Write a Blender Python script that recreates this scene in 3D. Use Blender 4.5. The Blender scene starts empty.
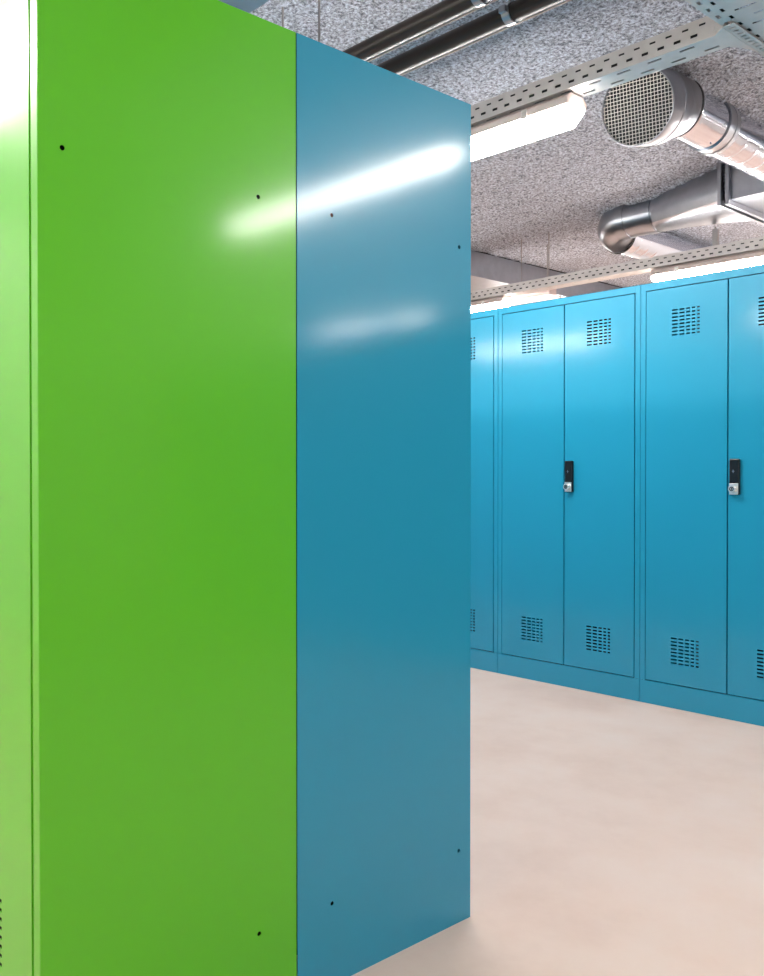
import bpy, bmesh, math, random
import numpy as np
from mathutils import Vector, Matrix, noise

random.seed(4)
scene = bpy.context.scene
COL = scene.collection

# ------------------------------------------------------------------ camera, world, exposure
cam_data = bpy.data.cameras.new('camera')
cam = bpy.data.objects.new('camera', cam_data)
COL.objects.link(cam)
cam.location = (0.0, 0.0, 1.003)
cam.rotation_euler = (math.radians(90 - 0.587), 0.0, math.radians(46.62))
cam_data.sensor_fit = 'VERTICAL'
cam_data.sensor_height = 36.0
cam_data.lens = 928.3 / 976 * 36.0
cam_data.shift_y = -(488 - 483) / 976
cam_data.clip_start = 0.02
scene.camera = cam

world = bpy.data.worlds.new('world')
scene.world = world
world.use_nodes = True
world.node_tree.nodes['Background'].inputs[0].default_value = (0.9, 0.95, 1.0, 1)
world.node_tree.nodes['Background'].inputs[1].default_value = 0.3

scene.view_settings.view_transform = 'Standard'
scene.view_settings.look = 'None'
scene.view_settings.gamma = 1.0
scene.view_settings.use_curve_mapping = False
scene.view_settings.exposure = 1.68
LAMP = 19.0            # luminaire diffuser emission

scene.cycles.max_bounces = 12
scene.cycles.diffuse_bounces = 8
scene.cycles.glossy_bounces = 6
scene.cycles.sample_clamp_indirect = 8.0

CEIL = 2.70


# ------------------------------------------------------------------ materials
def srgb(r, g, b):
    def f(c):
        c /= 255.0
        return c / 12.92 if c <= 0.04045 else ((c + 0.055) / 1.055) ** 2.4
    return (f(r), f(g), f(b), 1.0)


def new_mat(name):
    m = bpy.data.materials.new(name)
    m.use_nodes = True
    nt = m.node_tree
    return m, nt, nt.nodes['Principled BSDF']


def noise_node(nt, scale, detail=2.0, rough=0.5):
    tc = nt.nodes.new('ShaderNodeTexCoord')
    n = nt.nodes.new('ShaderNodeTexNoise')
    n.inputs['Scale'].default_value = scale
    n.inputs['Detail'].default_value = detail
    n.inputs['Roughness'].default_value = rough
    nt.links.new(tc.outputs['Object'], n.inputs['Vector'])
    return n


def ramp(nt, src, stops):
    r = nt.nodes.new('ShaderNodeValToRGB')
    el = r.color_ramp.elements
    el[0].position, el[0].color = stops[0]
    el[1].position, el[1].color = stops[-1]
    for p, c in stops[1:-1]:
        e = el.new(p)
        e.color = c
    nt.links.new(src, r.inputs[0])
    return r


def bump(nt, bsdf, src, strength, dist):
    b = nt.nodes.new('ShaderNodeBump')
    b.inputs['Strength'].default_value = strength
    b.inputs['Distance'].default_value = dist
    nt.links.new(src, b.inputs['Height'])
    nt.links.new(b.outputs['Normal'], bsdf.inputs['Normal'])


def paint(name, col, rough=0.38, spec=0.25, wave=0.0004):
    m, nt, b = new_mat(name)
    b.inputs['Base Color'].default_value = col
    b.inputs['Roughness'].default_value = rough
    b.inputs['Specular IOR Level'].default_value = spec
    b.inputs['Coat Weight'].default_value = 0.55
    b.inputs['Coat Roughness'].default_value = 0.125
    n = noise_node(nt, 2.2, 1.0)
    bump(nt, b, n.outputs['Fac'], 1.0, wave)
    return m


def metal(name, col, rough, grain=0.0, metallic=1.0, mott=0.0):
    m, nt, b = new_mat(name)
    b.inputs['Metallic'].default_value = metallic
    b.inputs['Roughness'].default_value = rough
    b.inputs['Base Color'].default_value = col
    if mott:
        n = noise_node(nt, 14.0, 3.0)
        lo = tuple(c * (1 - mott) for c in col[:3]) + (1,)
        r = ramp(nt, n.outputs['Fac'], [(0.35, lo), (0.65, col)])
        nt.links.new(r.outputs[0], b.inputs['Base Color'])
    if grain:
        n2 = noise_node(nt, 9.0, 2.0)
        bump(nt, b, n2.outputs['Fac'], 0.6, grain)
    return m


def plain(name, col, rough=0.5, spec=0.5):
    m, nt, b = new_mat(name)
    b.inputs['Base Color'].default_value = col
    b.inputs['Roughness'].default_value = rough
    b.inputs['Specular IOR Level'].default_value = spec
    n = noise_node(nt, 60.0, 2.0)
    bump(nt, b, n.outputs['Fac'], 0.1, 0.001)
    return m


M_BLUE = paint('blue_enamel', srgb(30, 145, 180))
M_GREEN = paint('green_enamel', srgb(90, 188, 34))
M_DARK_BLUE = paint('blue_enamel_inside', srgb(12, 138, 182), 0.5)
M_GALV = metal('galvanised_sheet', (0.42, 0.44, 0.48, 1), 0.30, 0.001, 1.0, 0.10)
M_GALV_TRAY = metal('zinc_tray', (0.66, 0.63, 0.61, 1), 0.42, 0.0, 0.65, 0.1)
M_SHINY = metal('bright_spiral_steel', (0.58, 0.61, 0.68, 1), 0.12, 0.0006)
M_COLLAR = metal('dull_rolled_steel', (0.32, 0.33, 0.36, 1), 0.3, 0.001, 1.0, 0.1)
M_INSIDE = plain('inside_shade_black', (0.02, 0.022, 0.025, 1), 0.8, 0.2)  # near-black base stands for the shade inside the lockers
M_MESH = metal('grille_wire', (0.60, 0.56, 0.52, 1), 0.4)
M_RUBBER_SHADE = plain('black_rubber_and_shade', (0.008, 0.008, 0.009, 1), 0.6)  # also blackens shaded interiors, gaps and tray slots
M_PIPE = plain('dark_plastic_pipe', (0.020, 0.012, 0.009, 1), 0.42)
M_BLACK = plain('black_lock_plastic', (0.006, 0.005, 0.006, 1), 0.35)
M_CHROME = metal('chrome', (0.85, 0.83, 0.80, 1), 0.28, 0.0, 0.8)
M_HOUSING = plain('lamp_housing_plastic', srgb(214, 196, 190), 0.5)
M_WALL = plain('white_wall_paint', srgb(243, 240, 237), 0.8)
M_ROD = metal('threaded_rod_steel', (0.42, 0.40, 0.40, 1), 0.5)
M_MARK = plain('grey_print', srgb(120, 135, 160), 0.5)


def emitter(name, col, strength):
    m, nt, b = new_mat(name)
    b.inputs['Base Color'].default_value = (0.9, 0.9, 0.9, 1)
    b.inputs['Emission Color'].default_value = col
    b.inputs['Emission Strength'].default_value = strength
    b.inputs['Roughness'].default_value = 0.4
    n = noise_node(nt, 30.0, 1.0)
    bump(nt, b, n.outputs['Fac'], 0.05, 0.001)
    return m


M_LAMP = emitter('lit_diffuser', (1.0, 0.95, 0.905, 1), LAMP)

# floor: poured pale resin, soft mottling
M_FLOOR, nt, b = new_mat('poured_resin_floor')
n = noise_node(nt, 1.6, 6.0, 0.62)
r = ramp(nt, n.outputs['Fac'], [(0.3, srgb(222, 190, 172)), (0.5, srgb(234, 206, 190)), (0.72, srgb(238, 215, 202))])
nt.links.new(r.outputs[0], b.inputs['Base Color'])
n3 = noise_node(nt, 5.0, 4.0)
r3 = ramp(nt, n3.outputs['Fac'], [(0.3, (0.30, 0.30, 0.30, 1)), (0.7, (0.45, 0.45, 0.45, 1))])
nt.links.new(r3.outputs[0], b.inputs['Roughness'])
n4 = noise_node(nt, 7.0, 3.0)
bump(nt, b, n4.outputs['Fac'], 0.3, 0.002)

# ceiling: sprayed mineral coating
M_CEIL, nt, b = new_mat('sprayed_mineral_coating')
n = noise_node(nt, 72.0, 3.0, 0.7)
r = ramp(nt, n.outputs['Fac'], [(0.34, srgb(110, 114, 126)), (0.49, srgb(184, 190, 202)), (0.64, srgb(232, 240, 252))])
nt.links.new(r.outputs[0], b.inputs['Base Color'])
b.inputs['Roughness'].default_value = 0.95
b.inputs['Specular IOR Level'].default_value = 0.1
n2 = noise_node(nt, 70.0, 4.0, 0.65)
bump(nt, b, n2.outputs['Fac'], 1.0, 0.018)


# ------------------------------------------------------------------ mesh helpers
def quad(bm, a, b_, c, d):
    return bm.faces.new([bm.verts.new(p) for p in (a, b_, c, d)])


def add_box(bm, x0, y0, z0, x1, y1, z1):
    v = [bm.verts.new(p) for p in ((x0, y0, z0), (x1, y0, z0), (x1, y1, z0), (x0, y1, z0),
                                   (x0, y0, z1), (x1, y0, z1), (x1, y1, z1), (x0, y1, z1))]
    for f in ((3, 2, 1, 0), (4, 5, 6, 7), (0, 1, 5, 4), (1, 2, 6, 5), (2, 3, 7, 6), (3, 0, 4, 7)):
        bm.faces.new([v[i] for i in f])


def add_rings(bm, rings, close=True, cap0=False, cap1=False):
    """rings: list of lists of points, lofted in order"""
    vr = [[bm.verts.new(p) for p in ring] for ring in rings]
    k = len(vr[0])
    for a, c in zip(vr[:-1], vr[1:]):
        for i in range(k if close else k - 1):
            j = (i + 1) % k
            bm.faces.new((a[i], a[j], c[j], c[i]))
    if cap0:
        bm.faces.new(list(reversed(vr[0])))
    if cap1:
        bm.faces.new(vr[-1])


def circle(c, axis, r, seg=40, up=None, phase=0.0):
    axis = Vector(axis).normalized()
    up = Vector(up) if up else (Vector((0, 0, 1)) if abs(axis.z) < 0.9 else Vector((1, 0, 0)))
    u = axis.cross(up).normalized()
    v = u.cross(axis).normalized()
    c = Vector(c)
    return [c + r * (u * math.cos(2 * math.pi * i / seg + phase) + v * math.sin(2 * math.pi * i / seg + phase)) for i in range(seg)]


def add_rod(bm, p0, p1, r, seg=12):
    p0, p1 = Vector(p0), Vector(p1)
    ax = p1 - p0
    add_rings(bm, [circle(p0, ax, r, seg), circle(p1, ax, r, seg)], cap0=True, cap1=True)


def add_lathe(bm, c, axis, prof, seg=48, cap0=False, cap1=False):
    """prof: list of (distance along axis, radius)"""
    axis = Vector(axis).normalized()
    add_rings(bm, [circle(Vector(c) + axis * s, axis, r, seg) for s, r in prof], cap0=cap0, cap1=cap1)


def grid_plate(bm, O, U, V, w, h, holes, t, rounds=()):
    """sheet w x h from origin O along U, V with rectangular holes (u0,v0,u1,v1) and round holes (u,v,r);
    thickness t backwards along -(U x V)."""
    O, U, V = Vector(O), Vector(U), Vector(V)
    N = U.cross(V).normalized()
    us, vs = {0.0, w}, {0.0, h}
    for a in holes:
        us |= {a[0], a[2]}
        vs |= {a[1], a[3]}
    rc = {}
    for (cu, cv, r) in rounds:
        us |= {cu - 2 * r, cu + 2 * r}
        vs |= {cv - 2 * r, cv + 2 * r}
    us, vs = sorted(us), sorted(vs)
    hs = {}
    for a in holes:
        i0, i1, j0, j1 = us.index(a[0]), us.index(a[2]), vs.index(a[1]), vs.index(a[3])
        for i in range(i0, i1):
            for j in range(j0, j1):
                hs[(i, j)] = True
    for (cu, cv, r) in rounds:
        rc[(us.index(cu - 2 * r), vs.index(cv - 2 * r))] = (cu, cv, r)
    cache = {}

    def P(i, j, k):
        key = (i, j, k)
        if key not in cache:
            cache[key] = bm.verts.new(O + U * us[i] + V * vs[j] - N * (t * k))
        return cache[key]

    def solid(i, j):
        return 0 <= i < len(us) - 1 and 0 <= j < len(vs) - 1 and (i, j) not in hs
    for i in range(len(us) - 1):
        for j in range(len(vs) - 1):
            if (i, j) in hs:
                continue
            if (i, j) in rc:
                cu, cv, r = rc[(i, j)]
                rings = []
                for k in (0, 1):
                    rings.append([bm.verts.new(O + U * (cu + r * math.cos(q * math.pi / 6)) + V * (cv + r * math.sin(q * math.pi / 6)) - N * (t * k)) for q in range(12)])
                corners = [(i + 1, j + 1), (i, j + 1), (i, j), (i + 1, j)]   # at 45,135,225,315 deg
                for k in (0, 1):
                    R = rings[k]
                    for c4 in range(4):
                        a = P(*corners[c4], k)
                        nx = P(*corners[(c4 + 1) % 4], k)
                        base = c4 * 3 + 1     # nearest ring vertices 30 and 60 degrees around the corner
                        q0, q1, q2, q3 = R[base % 12], R[(base + 1) % 12], R[(base + 2) % 12], R[(base + 3) % 12]
                        for f in ((a, q1, q0), (a, nx, q3, q2, q1)):
                            f = f if k == 1 else tuple(reversed(f))
                            bm.faces.new(f)
                for q in range(12):
                    bm.faces.new((rings[0][q], rings[0][(q + 1) % 12], rings[1][(q + 1) % 12], rings[1][q]))
            else:
                bm.faces.new((P(i, j, 0), P(i + 1, j, 0), P(i + 1, j + 1, 0), P(i, j + 1, 0)))
                bm.faces.new((P(i, j + 1, 1), P(i + 1, j + 1, 1), P(i + 1, j, 1), P(i, j, 1)))
            for (di, dj, a, c) in ((-1, 0, (i, j), (i, j + 1)), (1, 0, (i + 1, j + 1), (i + 1, j)),
                                   (0, -1, (i + 1, j), (i, j)), (0, 1, (i, j + 1), (i + 1, j + 1))):
                if not solid(i + di, j + dj):
                    bm.faces.new((P(*a, 0), P(*c, 0), P(*c, 1), P(*a, 1)))


def build(name, bm, mat, parent=None, smooth=False, bevel=0.0, loc=None):
    bmesh.ops.recalc_face_normals(bm, faces=bm.faces)
    me = bpy.data.meshes.new(name)
    bm.to_mesh(me)
    bm.free()
    me.materials.append(mat)
    if smooth:
        me.shade_smooth()
        me.set_sharp_from_angle(angle=math.radians(38))
    o = bpy.data.objects.new(name, me)
    COL.objects.link(o)
    if parent:
        o.parent = parent
    if loc:
        o.location = loc
    if bevel:
        md = o.modifiers.new('bevel', 'BEVEL')
        md.width = bevel
        md.segments = 2
        md.limit_method = 'ANGLE'
    return o


def tag(o, label, cat, group=None):
    o['label'] = label
    o['category'] = cat
    if group:
        o['group'] = group
    return o


def thing(name, label, cat, loc=(0, 0, 0), rz=0.0, group=None):
    o = bpy.data.objects.new(name, None)
    COL.objects.link(o)
    o.empty_display_size = 0.1
    o.location = loc
    o.rotation_euler.z = rz
    return tag(o, label, cat, group)


def copy_tree(o, parent=None):
    c = o.copy()
    COL.objects.link(c)
    if parent:
        c.parent = parent
    for ch in list(o.children):
        copy_tree(ch, c)
    return c


def BM():
    return bmesh.new()


# ------------------------------------------------------------------ the room
X0, X1, Y0, Y1 = -9.0, 5.6, -1.25, 9.4


def struct(name, bm, mat):
    o = build(name, bm, mat)
    o['kind'] = 'structure'
    return o


bm = BM(); add_box(bm, X0, Y0, -0.1, X1, Y1, 0.0); struct('floor', bm, M_FLOOR)
bm = BM(); add_box(bm, X0 - 0.1, Y0, -0.1, X0, Y1, CEIL + 0.2); struct('wall_left', bm, M_WALL)
bm = BM(); add_box(bm, X1, Y0, -0.1, X1 + 0.1, Y1, CEIL + 0.2); struct('wall_right', bm, M_WALL)
bm = BM(); add_box(bm, X0 - 0.1, Y1, -0.1, X1 + 0.1, Y1 + 0.1, CEIL + 0.2); struct('wall_back', bm, M_WALL)
bm = BM(); add_box(bm, X0 - 0.1, Y0 - 0.1, -0.1, X1 + 0.1, Y0, CEIL + 0.2); struct('wall_front', bm, M_WALL)


def vnoise(x, y, seed):
    """smooth value noise on numpy arrays"""
    rng = np.random.RandomState(seed)
    tab = rng.rand(256, 256)
    xi, yi = np.floor(x).astype(int), np.floor(y).astype(int)
    fx, fy = x - xi, y - yi
    fx, fy = fx * fx * (3 - 2 * fx), fy * fy * (3 - 2 * fy)
    g = lambda i, j: tab[i % 256, j % 256]
    return (g(xi, yi) * (1 - fx) + g(xi + 1, yi) * fx) * (1 - fy) + (g(xi, yi + 1) * (1 - fx) + g(xi + 1, yi + 1) * fx) * fy


def ceiling():
    def axis(a, b_, lo, hi, fine):
        left = np.arange(a, lo, 0.4)
        mid = np.arange(lo, hi, fine)
        right = np.append(np.arange(hi, b_, 0.4), b_)
        return np.concatenate([left, mid, right])
    xs = axis(X0, X1, -5.6, -0.6, 0.0105)
    ys = axis(Y0, Y1, 1.4, 6.0, 0.0105)
    gx, gy = np.meshgrid(xs, ys, indexing='ij')
    h = (0.5 * vnoise(gx / 0.045, gy / 0.045, 1) + 0.3 * vnoise(gx / 0.024, gy / 0.024, 2) + 0.22 * vnoise(gx / 0.013, gy / 0.013, 9)
         + 0.35 * vnoise(gx / 0.16, gy / 0.16, 3) + 0.4 * vnoise(gx / 0.6, gy / 0.6, 5))
    z = CEIL + 0.012 - 0.030 * h
    # the spray was built up around the ducts
    def near(d, w_, amt):
        return amt * np.exp(-(d / w_) ** 2) * (0.55 + 0.9 * vnoise(gx / 0.05, gy / 0.05, 7))
    seg1 = np.where(gy > 3.65, np.abs(gx + 2.057), 9.0)
    seg2 = np.where((gx > -3.25) & (gx < -0.3), np.abs(gy - 5.12), np.hypot(gx + 3.25, gy - 5.12))
    z = z - near(seg1, 0.11, 0.045) - near(np.maximum(seg2 - 0.03, 0), 0.11, 0.045)
    nx, ny = gx.shape
    co = np.stack([gx, gy, z], -1).reshape(-1, 3)
    idx = np.arange(nx * ny).reshape(nx, ny)
    f = np.stack([idx[:-1, :-1], idx[:-1, 1:], idx[1:, 1:], idx[1:, :-1]], -1).reshape(-1, 4)
    me = bpy.data.meshes.new('ceiling')
    me.from_pydata(co.tolist(), [], f.tolist())
    me.materials.append(M_CEIL)
    me.shade_smooth()
    o = bpy.data.objects.new('ceiling', me)
    COL.objects.link(o)
    o['kind'] = 'structure'


ceiling()
bm = BM(); add_box(bm, X0 - 0.1, Y0 - 0.1, CEIL + 0.06, X1 + 0.1, Y1 + 0.1, CEIL + 0.16); struct('ceiling_slab', bm, M_WALL).name = 'trim_1'

# ------------------------------------------------------------------ lockers
LW, LD, LH = 0.8025, 0.4945, 1.83
ST, GAP = 0.0255, 0.0040
ZB, ZT = 0.100, 1.797


def vent_holes(u0, v0):
    """louvre pattern: 8 rows, 5 columns of shrinking slots inside 0.128 x 0.112"""
    out = []
    widths = [0.026, 0.022, 0.0175, 0.0145, 0.0125]
    u = u0
    cols = []
    for w_ in widths:
        cols.append((u, u + w_))
        u += w_ + 0.0085
    for k in range(8):
        v = v0 + 0.112 - 0.0065 - k * (0.112 - 0.0065) / 7
        for a, c in cols:
            out.append((round(a, 5), round(v, 5), round(c, 5), round(v + 0.0065, 5)))
    return out


def make_locker(label, mat, group=None, name='metal_locker'):
    """local frame: front at y=0 facing -y, x from 0 to LW, back at y=LD"""
    t = thing(name, label, 'locker', group=group)
    # carcass: back, top, bottom, middle divider and shelf
    bm = BM()
    add_box(bm, 0.004, LD - 0.001, 0.03, LW - 0.004, LD - 0.0, LH - 0.002)
    add_box(bm, 0.002, 0.002, LH - 0.002, LW - 0.002, LD, LH)
    add_box(bm, 0.002, 0.004, ZB - 0.012, LW - 0.002, LD - 0.002, ZB - 0.010)
    add_box(bm, LW / 2 - 0.001, 0.012, ZB - 0.01, LW / 2 + 0.001, LD - 0.002, LH - 0.002)
    add_box(bm, 0.004, 0.02, 1.50, LW - 0.004, LD - 0.002, 1.502)
    build('carcass', bm, M_INSIDE, t)
    # side panels, each with its four fixing holes
    rounds = [(0.039, 1.505, 0.0042), (0.4085, 1.505, 0.0042), (0.039, 0.161, 0.0042), (0.4085, 0.161, 0.0042)]
    bm = BM()
    grid_plate(bm, (LW - 0.0003, 0, 0), (0, 1, 0), (0, 0, 1), LD, LH, [], 0.0012, rounds)
    build('side_panel', bm, mat, t)
    bm = BM()
    rr = [(LD - u, v, r_) for u, v, r_ in rounds]
    grid_plate(bm, (0, LD, 0), (0, -1, 0), (0, 0, 1), LD, LH, [], 0.0012, rr)
    build('side_panel', bm, mat, t)
    # front frame
    bm = BM()
    add_box(bm, 0.0022, 0.0, ZB, ST, 0.022, LH - 0.0025)
    add_box(bm, LW - ST, 0.0, ZB, LW - 0.0022, 0.022, LH - 0.0025)
    add_box(bm, ST, 0.0, ZT, LW - ST, 0.022, LH - 0.0025)
    build('front_frame', bm, mat, t, bevel=0.0008)
    bm = BM()
    add_box(bm, 0.0022, 0.0, 0.0, LW - 0.0022, 0.015, ZB - 0.0005)
    build('plinth', bm, mat, t, bevel=0.0008)
    dw = (LW - 2 * ST - 2 * GAP - 0.0065) / 2
    dh = ZT - ZB - 2 * GAP
    for k in (0, 1):
        ox = ST + GAP + k * (dw + 0.0065)
        holes = vent_holes(0.122, 1.589 - ZB - GAP) + vent_holes(0.122, 0.191 - ZB - GAP)
        bm = BM()
        grid_plate(bm, (0, 0, 0), (1, 0, 0), (0, 0, 1), dw, dh, holes, 0.0012)
        # folded edges of the door leaf
        for (a, c) in ((0, 0.0012), (dw - 0.0012, dw)):
            add_box(bm, a, 0.0014, 0.0, c, 0.018, dh)
        add_box(bm, 0.0012, 0.0014, 0.0, dw - 0.0012, 0.018, 0.0012)
        add_box(bm, 0.0012, 0.0014, dh - 0.0012, dw - 0.0012, 0.018, dh)
        d = build('door', bm, mat, t, loc=(ox, -0.0012, ZB + GAP))
        if k == 1:
            z0 = 0.917 - ZB - GAP
            bm = BM()
            add_box(bm, 0.0105, -0.016, z0, 0.0520, -0.0001, z0 + 0.145)
            build('lock_housing', bm, M_BLACK, d, bevel=0.004)
            bm = BM()
            add_box(bm, 0.0125, -0.0185, z0 + 0.001, 0.0500, -0.0162, z0 + 0.046)
            build('lock_plate', bm, M_CHROME, d, bevel=0.001)
            bm = BM()
            add_lathe(bm, (0.0300, -0.0185, z0 + 0.024), (0, -1, 0), [(0, 0.0155), (0.014, 0.0155), (0.016, 0.0135)], 28, cap1=True)
            build('lock_knob', bm, M_CHROME, d, smooth=True)
            bm = BM()
            add_lathe(bm, (0.0300, -0.0186, z0 + 0.024), (0, -1, 0), [(0.0162, 0.0088), (0.0172, 0.0088), (0.0172, 0.0060), (0.0162, 0.0060)], 24)
            add_box(bm, 0.0285, -0.0364, z0 + 0.0195, 0.0315, -0.0345, z0 + 0.0285)
            build('key_slot', bm, M_BLACK, d, smooth=True)
            bm = BM()
            add_box(bm, 0.0230, -0.0166, z0 + 0.094, 0.0330, -0.0161, z0 + 0.0962)
            add_box(bm, 0.0269, -0.0166, z0 + 0.088, 0.0291, -0.0161, z0 + 0.1015)
            build('printed_mark', bm, M_MARK, d)
    return t


GX = -1.382                       # plane of the bare side panels
GY = 0.589                        # front of the green row
BY = 1.5805                       # front of the blue row behind it
FY = 3.619                        # front of the far blue row
U0 = -2.984 - LW

green = make_locker('green metal locker, bare side panel facing the camera, front edge at far left', M_GREEN)
green.location = (GX - LW, GY, 0)
blue = make_locker('blue metal locker back to back with the green one, bare side panel towards the aisle', M_BLUE)
blue.location = (GX, BY, 0)
blue.rotation_euler.z = math.pi


def place_blue(x, y, rz, label, group):
    c = copy_tree(blue)
    c.location = (x, y, 0)
    c.rotation_euler.z = rz
    c['label'] = label
    c['group'] = group
    return c


FAR = 'blue lockers of the far row'
place_blue(U0, FY, 0, 'blue double-door locker partly hidden behind the nearest blue side panel, under the lit lamp end', FAR)
place_blue(U0 + LW, FY, 0, 'whole blue double-door locker in the middle of the far row, both doors fully in view', FAR)
place_blue(U0 + 2 * LW, FY, 0, 'blue double-door locker at the right end of the photo, cut off by its edge', FAR)
for k in range(3, 9):
    place_blue(U0 + k * LW, FY, 0, 'blue double-door locker of the far row beyond the right edge of the photo', FAR)
for k in range(1, 4):
    place_blue(U0 - k * LW, FY, 0, 'blue double-door locker of the far row hidden behind the green and blue lockers', FAR)
for k in range(1, 5):
    place_blue(GX - k * LW, BY, math.pi, 'blue locker in the row hidden behind the blue side panel, facing the far row', 'blue lockers hidden behind the side panel')
for k in range(1, 5):
    c = copy_tree(green)
    c.location = (GX - LW - k * LW, GY, 0)
    c['label'] = 'green metal locker farther along the row past the left edge of the photo'
    c['group'] = 'green lockers past the left edge'

# ------------------------------------------------------------------ luminaires
LZ = 2.18


def make_lamp(label, L, y, x0, group='linear lamps under the cable trays', housing_top=2.288):
    rods = y < 1 or y > 7
    t = thing('linear_lamp', label, 'lamp', (x0, y, LZ), group=group)
    bm = BM()
    prof = [(-0.045, 0.064), (-0.056, 0.068), (-0.058, 0.090), (-0.035, housing_top - LZ), (0.035, housing_top - LZ), (0.058, 0.090), (0.056, 0.068), (0.045, 0.064)]
    add_rings(bm, [[(x, a, c) for a, c in prof] for x in (0.0, L)], cap0=True, cap1=True)
    build('housing', bm, M_HOUSING, t, bevel=0.002)
    bm = BM()
    prof = [(-0.053, 0.0665), (-0.050, 0.034), (-0.034, 0.014), (0.034, 0.014), (0.050, 0.034), (0.053, 0.0665)]

    def sec(x, k):
        return [(x, a * k, 0.0665 - (0.0665 - c) * k) for a, c in prof]
    add_rings(bm, [sec(-0.012, 0.5), sec(0.035, 1.0), sec(L - 0.035, 1.0), sec(L + 0.012, 0.5)], cap0=True, cap1=True)
    build('diffuser', bm, M_LAMP, t)
    for xx in (0.18, L - 0.18):
        for sy in (-1, 1):
            bm = BM()
            add_box(bm, xx - 0.012, min(sy * 0.0585, sy * 0.0605), 0.06, xx + 0.012, max(sy * 0.0585, sy * 0.0605), 0.092)
            build('clip', bm, M_CHROME, t)
        if rods:
            bm = BM()
            add_rod(bm, (xx, 0, housing_top - LZ), (xx, 0, CEIL - LZ), 0.004, 8)
            build('hanger', bm, M_ROD, t)
    return t


YA, YB, YC = 2.655, 5.295, 0.06
make_lamp('bright linear lamp under the nearer cable tray, its tapered end beside the round grille', 1.5, YA, -3.345)
make_lamp('linear lamp past the right edge, seen only as a streak on the blue side panel', 1.5, YA, -0.37)
make_lamp('linear lamp hidden behind the lockers on the left', 1.5, YA, -6.0)
make_lamp('bright lamp end above the locker top, beside the edge of the blue side panel', 1.5, YB, -5.78)
make_lamp('bright linear lamp above the rightmost far lockers, running out of the right edge', 1.5, YB, -3.09)
make_lamp('short far lamp past the right edge, reflected as left spot on blue panel', 0.74, YB, 2.90)
make_lamp('short far lamp past the right edge, reflected as right spot on blue panel', 0.34, YB, 2.34)
make_lamp('linear lamp of the far aisle beyond the right side', 1.5, YB, -0.9)
for x_ in (-6.6, -3.9, -1.2):  # lamps added out of sight to brighten the back wall and far ceiling
    make_lamp('added unseen lamp behind the far locker row, brightening the back wall', 1.5, 7.93, x_, 'added lamps hidden behind the far lockers')
make_lamp('added unseen lamp overhead right of the camera, brightening the side panels', 0.9, YC, -0.2)  # added out of view to brighten the bare side panels
make_lamp('linear lamp above the aisle in front of the green lockers', 1.5, YC, -3.3)
make_lamp('linear lamp farther left above the aisle in front of the green lockers', 1.5, YC, -6.2)

# ------------------------------------------------------------------ perforated cable trays
TZ0, TZ1 = 2.295, 2.36


def tray(label, axis, a0, a1, c0, c1, pitch=0.055, wide=False, zs=(TZ0, TZ1), half_holes=True):
    """axis 'x' or 'y': runs a0..a1 along it, c0..c1 across"""
    z0, z1 = zs
    L = a1 - a0
    n = int(L / pitch)
    root = thing('cable_tray', label, 'cable tray', (0, 0, 0))
    if axis == 'x':
        P = lambda a, c, z: Vector((a, c, z)); A = Vector((1, 0, 0)); Cc = Vector((0, 1, 0))
    else:
        P = lambda a, c, z: Vector((c, a, z)); A = Vector((0, 1, 0)); Cc = Vector((1, 0, 0))
    hz = z1 - z0
    for c in (c0, c1):
        holes = []
        for k in range(n):
            s = 0.012 + k * pitch
            holes.append((round(s, 4), round(hz * 0.24, 4), round(s + 0.023, 4), round(hz * 0.24 + 0.009, 4)))
            s2 = s + pitch * 0.5
            if s2 + 0.022 < L - 0.005:
                holes.append((round(s2, 4), round(hz * 0.66, 4), round(s2 + 0.021, 4), round(hz * 0.66 + 0.0065, 4)))
        bm = BM()
        grid_plate(bm, P(a0, c, z0), A, (0, 0, 1), L, hz, holes, 0.0012)
        build('side_flange', bm, M_GALV_TRAY, root)
    w = c1 - c0
    bm = BM()
    holes = []
    if not wide:
        for ri, rv in enumerate((0.018, w - 0.030)):
            for k in range(int(L / 0.11)):
                q0 = 0.02 + k * 0.11 + (0.055 if ri % 2 else 0.0)
                if q0 + 0.05 < L - 0.01:
                    holes.append((round(q0, 4), round(rv, 4), round(q0 + 0.048, 4), round(rv + 0.010, 4)))
    else:
        for k in range(n):
            q0 = round(0.015 + k * 0.055, 4)
            q1 = round(q0 + 0.0275, 4)
            if q1 + 0.03 > L:
                break
            for (rv, off) in ((0.012, q0), (0.038, q1), (w - 0.022, q0), (w - 0.048, q1)):
                holes.append((off, round(rv, 4), round(off + 0.022, 4), round(rv + 0.010, 4)))
            for ci in range(3):
                u_ = 0.066 + ci * 0.11 + (0.03 if k % 2 else 0.0)
                holes.append((round(q0 + 0.004, 4), round(u_, 4), round(q0 + 0.013, 4), round(u_ + 0.062, 4)))
    grid_plate(bm, P(a0, c0, z0), A, Cc, L, w, holes, 0.0012)
    build('bottom_sheet', bm, M_GALV_TRAY, root)
    return root


def hanger(root, p0, p1, r=0.004, foot=None):
    bm = BM()
    add_rod(bm, p0, p1, r, 8)
    if foot:
        add_box(bm, *foot)
    build('hanger', bm, M_ROD, root)


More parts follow.
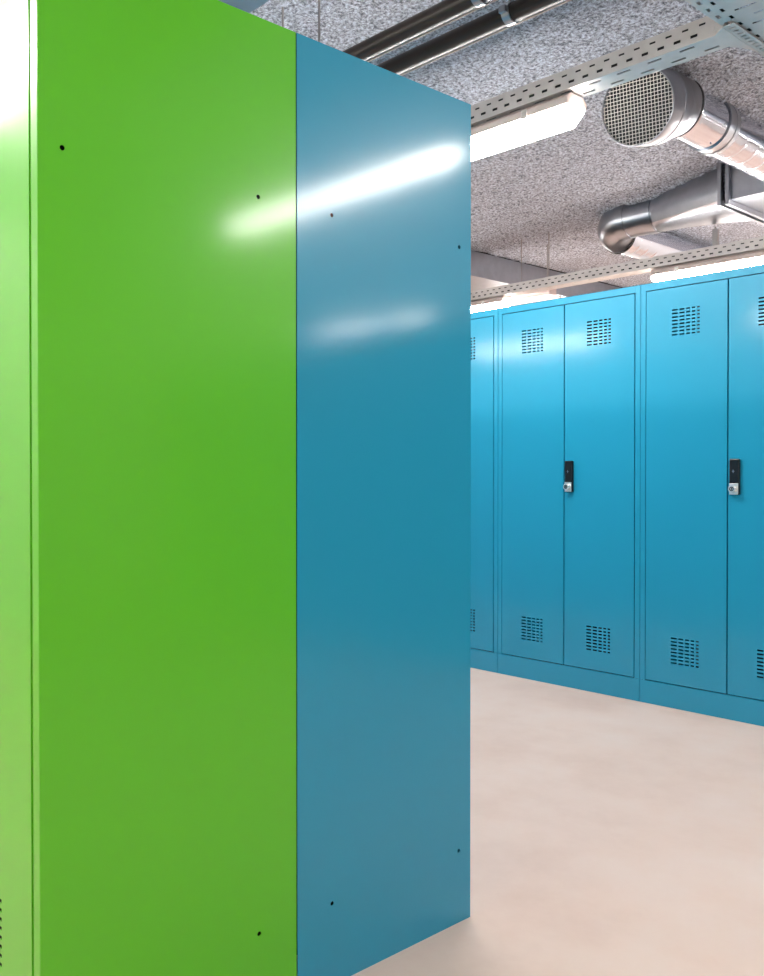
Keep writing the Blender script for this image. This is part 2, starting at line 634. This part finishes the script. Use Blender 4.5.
t1 = tray('perforated cable tray above the nearer lamp, in front of the round grille', 'x', -6.2, -1.326, 2.602, 2.70)
for x in (-4.4, -2.9):
    hanger(t1, (x, 2.657, TZ0 + 0.002), (x, 2.657, CEIL), 0.004)
t2 = tray('perforated cable tray above the far locker row, in front of the bent duct', 'x', -7.0, 2.5, 5.243, 5.353)
for x in (-4.155, -3.915):
    hanger(t2, (x, 5.30, TZ0 + 0.002), (x, 5.30, CEIL), 0.0035, (x - 0.015, 5.285, TZ0 + 0.002, x + 0.015, 5.315, TZ0 + 0.03))
hanger(t2, (-2.70, 5.32, TZ1), (-2.70, 5.32, 2.49), 0.006, (-2.715, 5.31, 2.37, -2.685, 5.335, 2.478))
t3 = tray('wide perforated cable tray crossing overhead in the top right corner', 'y', -0.6, 5.15, -1.283, -0.85, wide=True)
for y in (0.3, 1.95, 3.6):
    for x in (-1.20, -0.9):
        hanger(t3, (x, y, TZ0 + 0.002), (x, y, CEIL), 0.004)
# curved corner piece where the near tray runs into the wide one
tee = t3
bm = BM()
add_box(bm, -1.3250, 2.602, TZ0, -1.284, 2.6032, TZ1)
add_box(bm, -1.3250, 2.603, TZ0 + 0.02, -1.300, 2.612, TZ0 + 0.05)
build('corner_wall', bm, M_GALV_TRAY, tee)
bm = BM()
poly = [(-1.3255, 2.655), (-1.325, 2.60), (-1.280, 2.562), (-1.2835, 2.80), (-1.292, 2.76), (-1.31, 2.722), (-1.3255, 2.702)]
top = [bm.verts.new((x, y, TZ0 - 0.001)) for x, y in poly]
bot = [bm.verts.new((x, y, TZ0 - 0.004)) for x, y in poly]
bm.faces.new(top); bm.faces.new(list(reversed(bot)))
for i in range(len(poly)):
    j = (i + 1) % len(poly)
    bm.faces.new((top[i], top[j], bot[j], bot[i]))
build('corner_plate', bm, M_GALV_TRAY, tee)
bm = BM()
arc = [(-1.325, 2.701), (-1.31, 2.7225), (-1.292, 2.7605), (-1.2835, 2.80)]
add_rings(bm, [[(x, y, TZ0), (x, y, TZ1 - 0.01), (x + 0.0015, y, TZ1 - 0.01), (x + 0.0015, y, TZ0)] for x, y in arc], cap0=True, cap1=True)
build('corner_wall', bm, M_GALV_TRAY, tee)
bm = BM()
grid_plate(bm, (-1.281, 2.560, TZ0 - 0.006), (0, 1, 0), (1, 0, 0), 0.62, 0.036,
           [(round(0.02 + k * 0.0235, 4), 0.010, round(0.029 + k * 0.0235, 4), 0.028) for k in range(25)], 0.0015)
add_box(bm, -1.2815, 2.56, TZ0 - 0.0075, -1.2800, 3.18, TZ0 + 0.012)
build('joint_strip', bm, M_GALV_TRAY, tee)

# dark cables added in the two long trays to shade their slots
for (y_, lab) in ((2.602, 'dark cable added in the nearer long tray to darken its slots'), (5.243, 'dark cable added in the far long tray to darken its slots')):
    xa, xb = (-6.1, -1.36) if y_ < 3 else (-6.9, 2.4)
    bm = BM()
    add_rod(bm, (xa, y_ + 0.022, TZ0 + 0.0175), (xb, y_ + 0.022, TZ0 + 0.0175), 0.017, 12)
    add_rod(bm, (xa, y_ + 0.020, TZ0 + 0.0470), (xb, y_ + 0.020, TZ0 + 0.0470), 0.012, 12)
    tag(build('slot_shade_cable', bm, M_RUBBER_SHADE, smooth=True), lab, 'cable')

for x_ in (-1.259, -1.234):  # cables added to make the edge slots of the wide tray dark
    bm = BM()
    add_rod(bm, (x_, -0.5, TZ0 + 0.0145), (x_, 5.1, TZ0 + 0.0145), 0.0125, 12)
    tag(build('slot_shade_cable', bm, M_RUBBER_SHADE, smooth=True), 'dark cable added in the wide crossing tray to darken its edge slots', 'cable', 'added cables in the wide crossing tray')

# plain tray over the lockers, only a corner in view
t4 = thing('cable_duct_channel', 'grey metal channel above the green panel at the top edge of the photo', 'cable tray')
bm = BM()
add_box(bm, -6.0, 1.44, 2.42, 0.4, 1.675, 2.422)
add_box(bm, -6.0, 1.44, 2.422, 0.4, 1.442, 2.48)
add_box(bm, -6.0, 1.673, 2.422, 0.4, 1.675, 2.48)
build('channel_sheet', bm, M_GALV, t4)
for x in (-3.2, -1.0):
    hanger(t4, (x, 1.56, 2.422), (x, 1.56, CEIL), 0.004)

# ------------------------------------------------------------------ dark pipes
PR = 0.029


def pipe(label, y, z, clamps, group):
    root = thing('dark_pipe', label, 'pipe', group=group)
    bm = BM()
    add_rod(bm, (-6.0, y, z), (0.6, y, z), PR, 28)
    build('tube', bm, M_PIPE, root, smooth=True)
    bm = BM()
    add_rod(bm, (-6.0, y + 0.024, z - 0.024), (0.6, y + 0.024, z - 0.024), 0.0032, 8)  # pale wire stands for the highlight along the pipe's lower edge
    build('edge_highlight', bm, M_HOUSING, root, smooth=True)
    for x in clamps:
        bm = BM()
        add_lathe(bm, (x - 0.014, y, z), (1, 0, 0), [(0, PR + 0.0005), (0, PR + 0.004), (0.028, PR + 0.004), (0.028, PR + 0.0005)], 28)
        add_box(bm, x - 0.012, y - PR - 0.016, z - 0.01, x + 0.012, y - PR - 0.002, z + 0.01)
        add_box(bm, x - 0.012, y + PR + 0.002, z - 0.01, x + 0.012, y + PR + 0.016, z + 0.01)
        add_rod(bm, (x, y, z + PR + 0.003), (x, y, z + PR + 0.022), 0.009, 6)
        add_rod(bm, (x, y, z + PR), (x, y, CEIL - 0.026), 0.004, 8)
        build('pipe_clamp', bm, M_GALV, root, smooth=True)
    return root


pipe('dark pipe running along the ceiling, the upper of the two nearest the top edge', 2.098, 2.415, (-1.80, -3.45, -0.3), 'dark ceiling pipes')
pipe('dark pipe running along the ceiling, the lower one with its clamp in view', 2.255, 2.415, (-1.81, -3.45, -0.3), 'dark ceiling pipes')
for px_x, y in ((-2.69, 2.05), (-2.484, 2.05)):
    bm = BM()
    add_rod(bm, (px_x, y, 2.30), (px_x, y, CEIL), 0.004, 8)
    add_rod(bm, (px_x, y, 2.30), (px_x, y, 2.315), 0.010, 6)
    o = build('threaded_rod', bm, M_ROD)
    tag(o, 'thin threaded rod hanging from the ceiling above the blue panel, ' + ('left one of the pair' if px_x < -2.6 else 'right one of the pair'), 'rod', 'thin ceiling rods')


# ------------------------------------------------------------------ ducts
def add_spiral(bm, c, axis, L, r, pitch=0.13, seg=56, step=0.01, phase=0.0):
    axis = Vector(axis).normalized()
    up = Vector((0, 0, 1))
    u = axis.cross(up).normalized(); v = u.cross(axis).normalized()
    n = int(L / step)
    rings = []
    for k in range(n + 1):
        s = k * L / n
        ring = []
        for i in range(seg):
            th = 2 * math.pi * i / seg
            fr = (s / pitch - i / seg + phase) % 1.0
            dd = min(fr, 1 - fr) * pitch
            rr = r + (0.0012 if dd < 0.006 else 0.0)
            ring.append(Vector(c) + axis * s + rr * (u * math.cos(th) + v * math.sin(th)))
        rings.append(ring)
    add_rings(bm, rings)


R1 = 0.1125
PX, PZ = -2.057, 2.585
d1 = thing('ventilation_duct', 'shiny round steel ventilation duct ending in a wire mesh grille', 'duct', (0, 0, 0))
# collar: face slightly lower and wider, bent into the pipe
FC = Vector((-2.035, 3.345, 2.488)); FN = Vector((0.16, -1.0, -0.16)).normalized()
PC = Vector((PX, 3.70, PZ)); PN = Vector((0, -1, 0))


def blend(t_, r_):
    c = FC.lerp(PC, t_)
    n_ = FN.lerp(PN, t_).normalized()
    return circle(c, -n_, r_, 56)


bm = BM()
add_rings(bm, [blend(0.03, 0.147), blend(0.0, 0.149), blend(0.0, 0.153), blend(0.02, 0.155), blend(0.28, 0.155), blend(0.29, 0.158), blend(0.33, 0.158), blend(0.34, 0.154),
               blend(0.52, 0.152), blend(0.54, 0.148), blend(0.60, 0.146), blend(0.62, 0.136), blend(0.80, 0.134), blend(0.82, 0.130), blend(0.94, 0.128)])
build('collar', bm, M_COLLAR, d1, smooth=True)
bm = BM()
add_rings(bm, [blend(0.07, 0.1525), blend(0.08, 0.12), blend(0.08, 0.002)], cap1=True)  # black disc stands for the shade inside the collar
build('shade_disc', bm, M_RUBBER_SHADE, d1)
# woven wire mesh
bm = BM()
u = FN.cross(Vector((0, 0, 1))).normalized(); v = u.cross(FN).normalized()
Rg = 0.148
pitch = 0.0143
k = -int(Rg / pitch)
while k * pitch < Rg:
    s = k * pitch
    if abs(s) < Rg - 0.004:
        hlf = math.sqrt(Rg * Rg - s * s)
        for (A_, B_, o_) in ((u, v, 0.0008), (v, u, -0.0008)):
            p0 = FC + A_ * s - B_ * hlf - FN * (0.006 + o_)
            p1 = FC + A_ * s + B_ * hlf - FN * (0.006 + o_)
            add_rod(bm, p0, p1, 0.0014, 6)
    k += 1
build('grille_mesh', bm, M_MESH, d1)
bm = BM()
add_lathe(bm, (PX, 3.682, PZ), (0, 1, 0), [(0, 0.120), (0, 0.1275), (0.020, 0.1275), (0.020, 0.112)], 56)
build('gasket_or_gap_shade', bm, M_RUBBER_SHADE, d1, smooth=True)
bm = BM()
add_lathe(bm, (PX, 3.702, PZ), (0, 1, 0), [(0, R1 + 0.003), (0.012, R1 + 0.009), (0.022, R1 + 0.009), (0.024, R1 + 0.004), (0.05, R1 + 0.003), (0.052, R1), (0.27, R1)], 56)
build('pipe_sleeve', bm, M_SHINY, d1, smooth=True)
bm = BM()
add_lathe(bm, (PX, 3.965, PZ), (0, 1, 0), [(0, R1 + 0.001), (0.0, R1 + 0.007), (0.03, R1 + 0.007), (0.032, R1 + 0.004), (0.06, R1 + 0.004), (0.062, R1 + 0.007), (0.09, R1 + 0.007), (0.09, R1 + 0.001)], 56)
build('joint_band', bm, M_GALV, d1, smooth=True)
bm = BM()
add_spiral(bm, (PX, 4.05, PZ), (0, 1, 0), 0.785, R1, 0.12)
build('spiral_pipe', bm, M_SHINY, d1, smooth=True)
bm = BM()
for s in (3.93,):
    for a in (200, 250):
        q = Vector((PX + R1 * math.cos(math.radians(a)), s, PZ + R1 * math.sin(math.radians(a))))
        q = Vector((PX - R1 * math.cos(math.radians(a)), s, q.z))
        add_rod(bm, q, q + (q - Vector((PX, s, PZ))).normalized() * 0.004, 0.004, 8)
build('rivet', bm, M_GALV, d1)

# rectangular duct with transition, elbow and spiral return
d2 = thing('ventilation_duct', 'rectangular sheet-metal duct tapering into a round elbow, behind the far lamp', 'duct', (0, 0, 0))
EY, EZ, ER = 5.12, 2.588, 0.112
RX0, RX1 = -2.40, 1.2
ry0, ry1, rz0, rz1 = 4.84, 5.38, 2.488, 2.694
bm = BM()
add_box(bm, RX0, ry0, rz0, RX1, ry1, rz1)
build('rectangular_section', bm, M_GALV, d2)
for xx in (RX0 - 0.022, RX0 + 0.022):
    bm = BM()
    a, c = xx - 0.010, xx + 0.010
    add_box(bm, a, ry0 - 0.03, rz0 - 0.03, c, ry0, rz1)
    add_box(bm, a, ry1, rz0 - 0.03, c, ry1 + 0.03, rz1)
    add_box(bm, a, ry0, rz0 - 0.03, c, ry1, rz0 - 0.001)
    build('flange', bm, M_GALV, d2, bevel=0.001)
bm = BM()
seg = 48
rings = []
for q in range(0, 2):
    t_ = q
    ring = []
    for i in range(seg):
        th = 2 * math.pi * (i + 0.5) / seg
        cy_, cz_ = math.cos(th), math.sin(th)
        circ = Vector((-2.955, EY + ER * cy_, EZ + ER * cz_))
        m = max(abs(cy_), abs(cz_))
        sy, sz = cy_ / m, cz_ / m
        rect = Vector((RX0 - 0.012, (ry0 + ry1) / 2 + sy * (ry1 - ry0) / 2, (rz0 + rz1) / 2 + sz * (rz1 - rz0) / 2))
        ring.append(circ.lerp(rect, t_))
    rings.append(ring)
add_rings(bm, rings)
build('transition', bm, M_GALV, d2, smooth=True)
bm = BM()
add_lathe(bm, (-2.945, EY, EZ), (-1, 0, 0), [(0, ER), (0.02, ER), (0.02, ER + 0.005), (0.075, ER + 0.005), (0.075, ER), (0.205, ER), (0.205, ER + 0.005), (0.26, ER + 0.005), (0.26, ER)], 56)
build('joint_sleeve', bm, M_GALV, d2, smooth=True)
# elbow: turns from -x to +y and slightly down
bm = BM()
rings = []
BR = 0.122
ec = Vector((-3.20, EY + BR, EZ))
N_E = 16
for q in range(N_E + 1):
    a = math.radians(90 * q / N_E)
    c = ec + Vector((-BR * math.sin(a), -BR * math.cos(a), -0.045 * q / N_E))
    tan = Vector((-math.cos(a), math.sin(a), 0))
    rings.append(circle(c, tan, ER + 0.002, 48))
add_rings(bm, rings)
build('elbow', bm, M_GALV, d2, smooth=True)
sx, sz_ = -3.20 - BR, EZ - 0.045
bm = BM()
add_lathe(bm, (sx, EY + BR, sz_), (0, 1, 0), [(0, ER + 0.006), (0.02, ER + 0.006), (0.02, ER - 0.002)], 48)
build('gasket_or_gap_shade', bm, M_RUBBER_SHADE, d2, smooth=True)
bm = BM()
add_spiral(bm, (sx, EY + BR + 0.02, sz_), (0, 1, 0), 3.6, ER - 0.003, 0.11, 48, 0.011)
build('spiral_pipe', bm, M_SHINY, d2, smooth=True)

# long flat duct along the ceiling at the left
d3 = thing('ventilation_duct', 'long flat rectangular duct under the ceiling, left above the far row', 'duct', (0, 0, 0))
bm = BM()
add_box(bm, -5.25, 3.0, 2.492, -4.60, 9.2, 2.672)
build('rectangular_section', bm, M_GALV, d3)
bm = BM()
add_box(bm, -4.604, 3.0, 2.482, -4.592, 9.2, 2.492)
build('seam_strip', bm, M_GALV, d3)
bm = BM()
add_box(bm, -5.2, 3.0, 2.673, -4.62, 9.2, 2.70)  # black sheet stands for the shadow gap between duct and ceiling
build('gasket_or_gap_shade', bm, M_RUBBER_SHADE, d3)

# slim unlit lamp beyond the far tray
t5 = thing('slim_tube_lamp', 'slim white tube lamp above the far lockers, right of the left lamp end', 'lamp', (0, 0, 0))
bm = BM(); add_box(bm, -4.66, 5.57, 2.330, -4.12, 5.64, 2.362); build('housing', bm, M_HOUSING, t5, bevel=0.003)
bm = BM(); add_rod(bm, (-4.66, 5.60, 2.300), (-4.03, 5.60, 2.285), 0.012, 14); build('tube', bm, M_GALV_TRAY, t5, smooth=True)
bm = BM(); add_box(bm, -4.12, 5.565, 2.316, -4.10, 5.645, 2.366); build('end_cap', bm, M_HOUSING, t5, bevel=0.003)
for x in (-4.15,):
    bm = BM(); add_rod(bm, (x, 5.60, 2.36), (x, 5.60, CEIL), 0.004, 8); build('hanger', bm, M_ROD, t5)
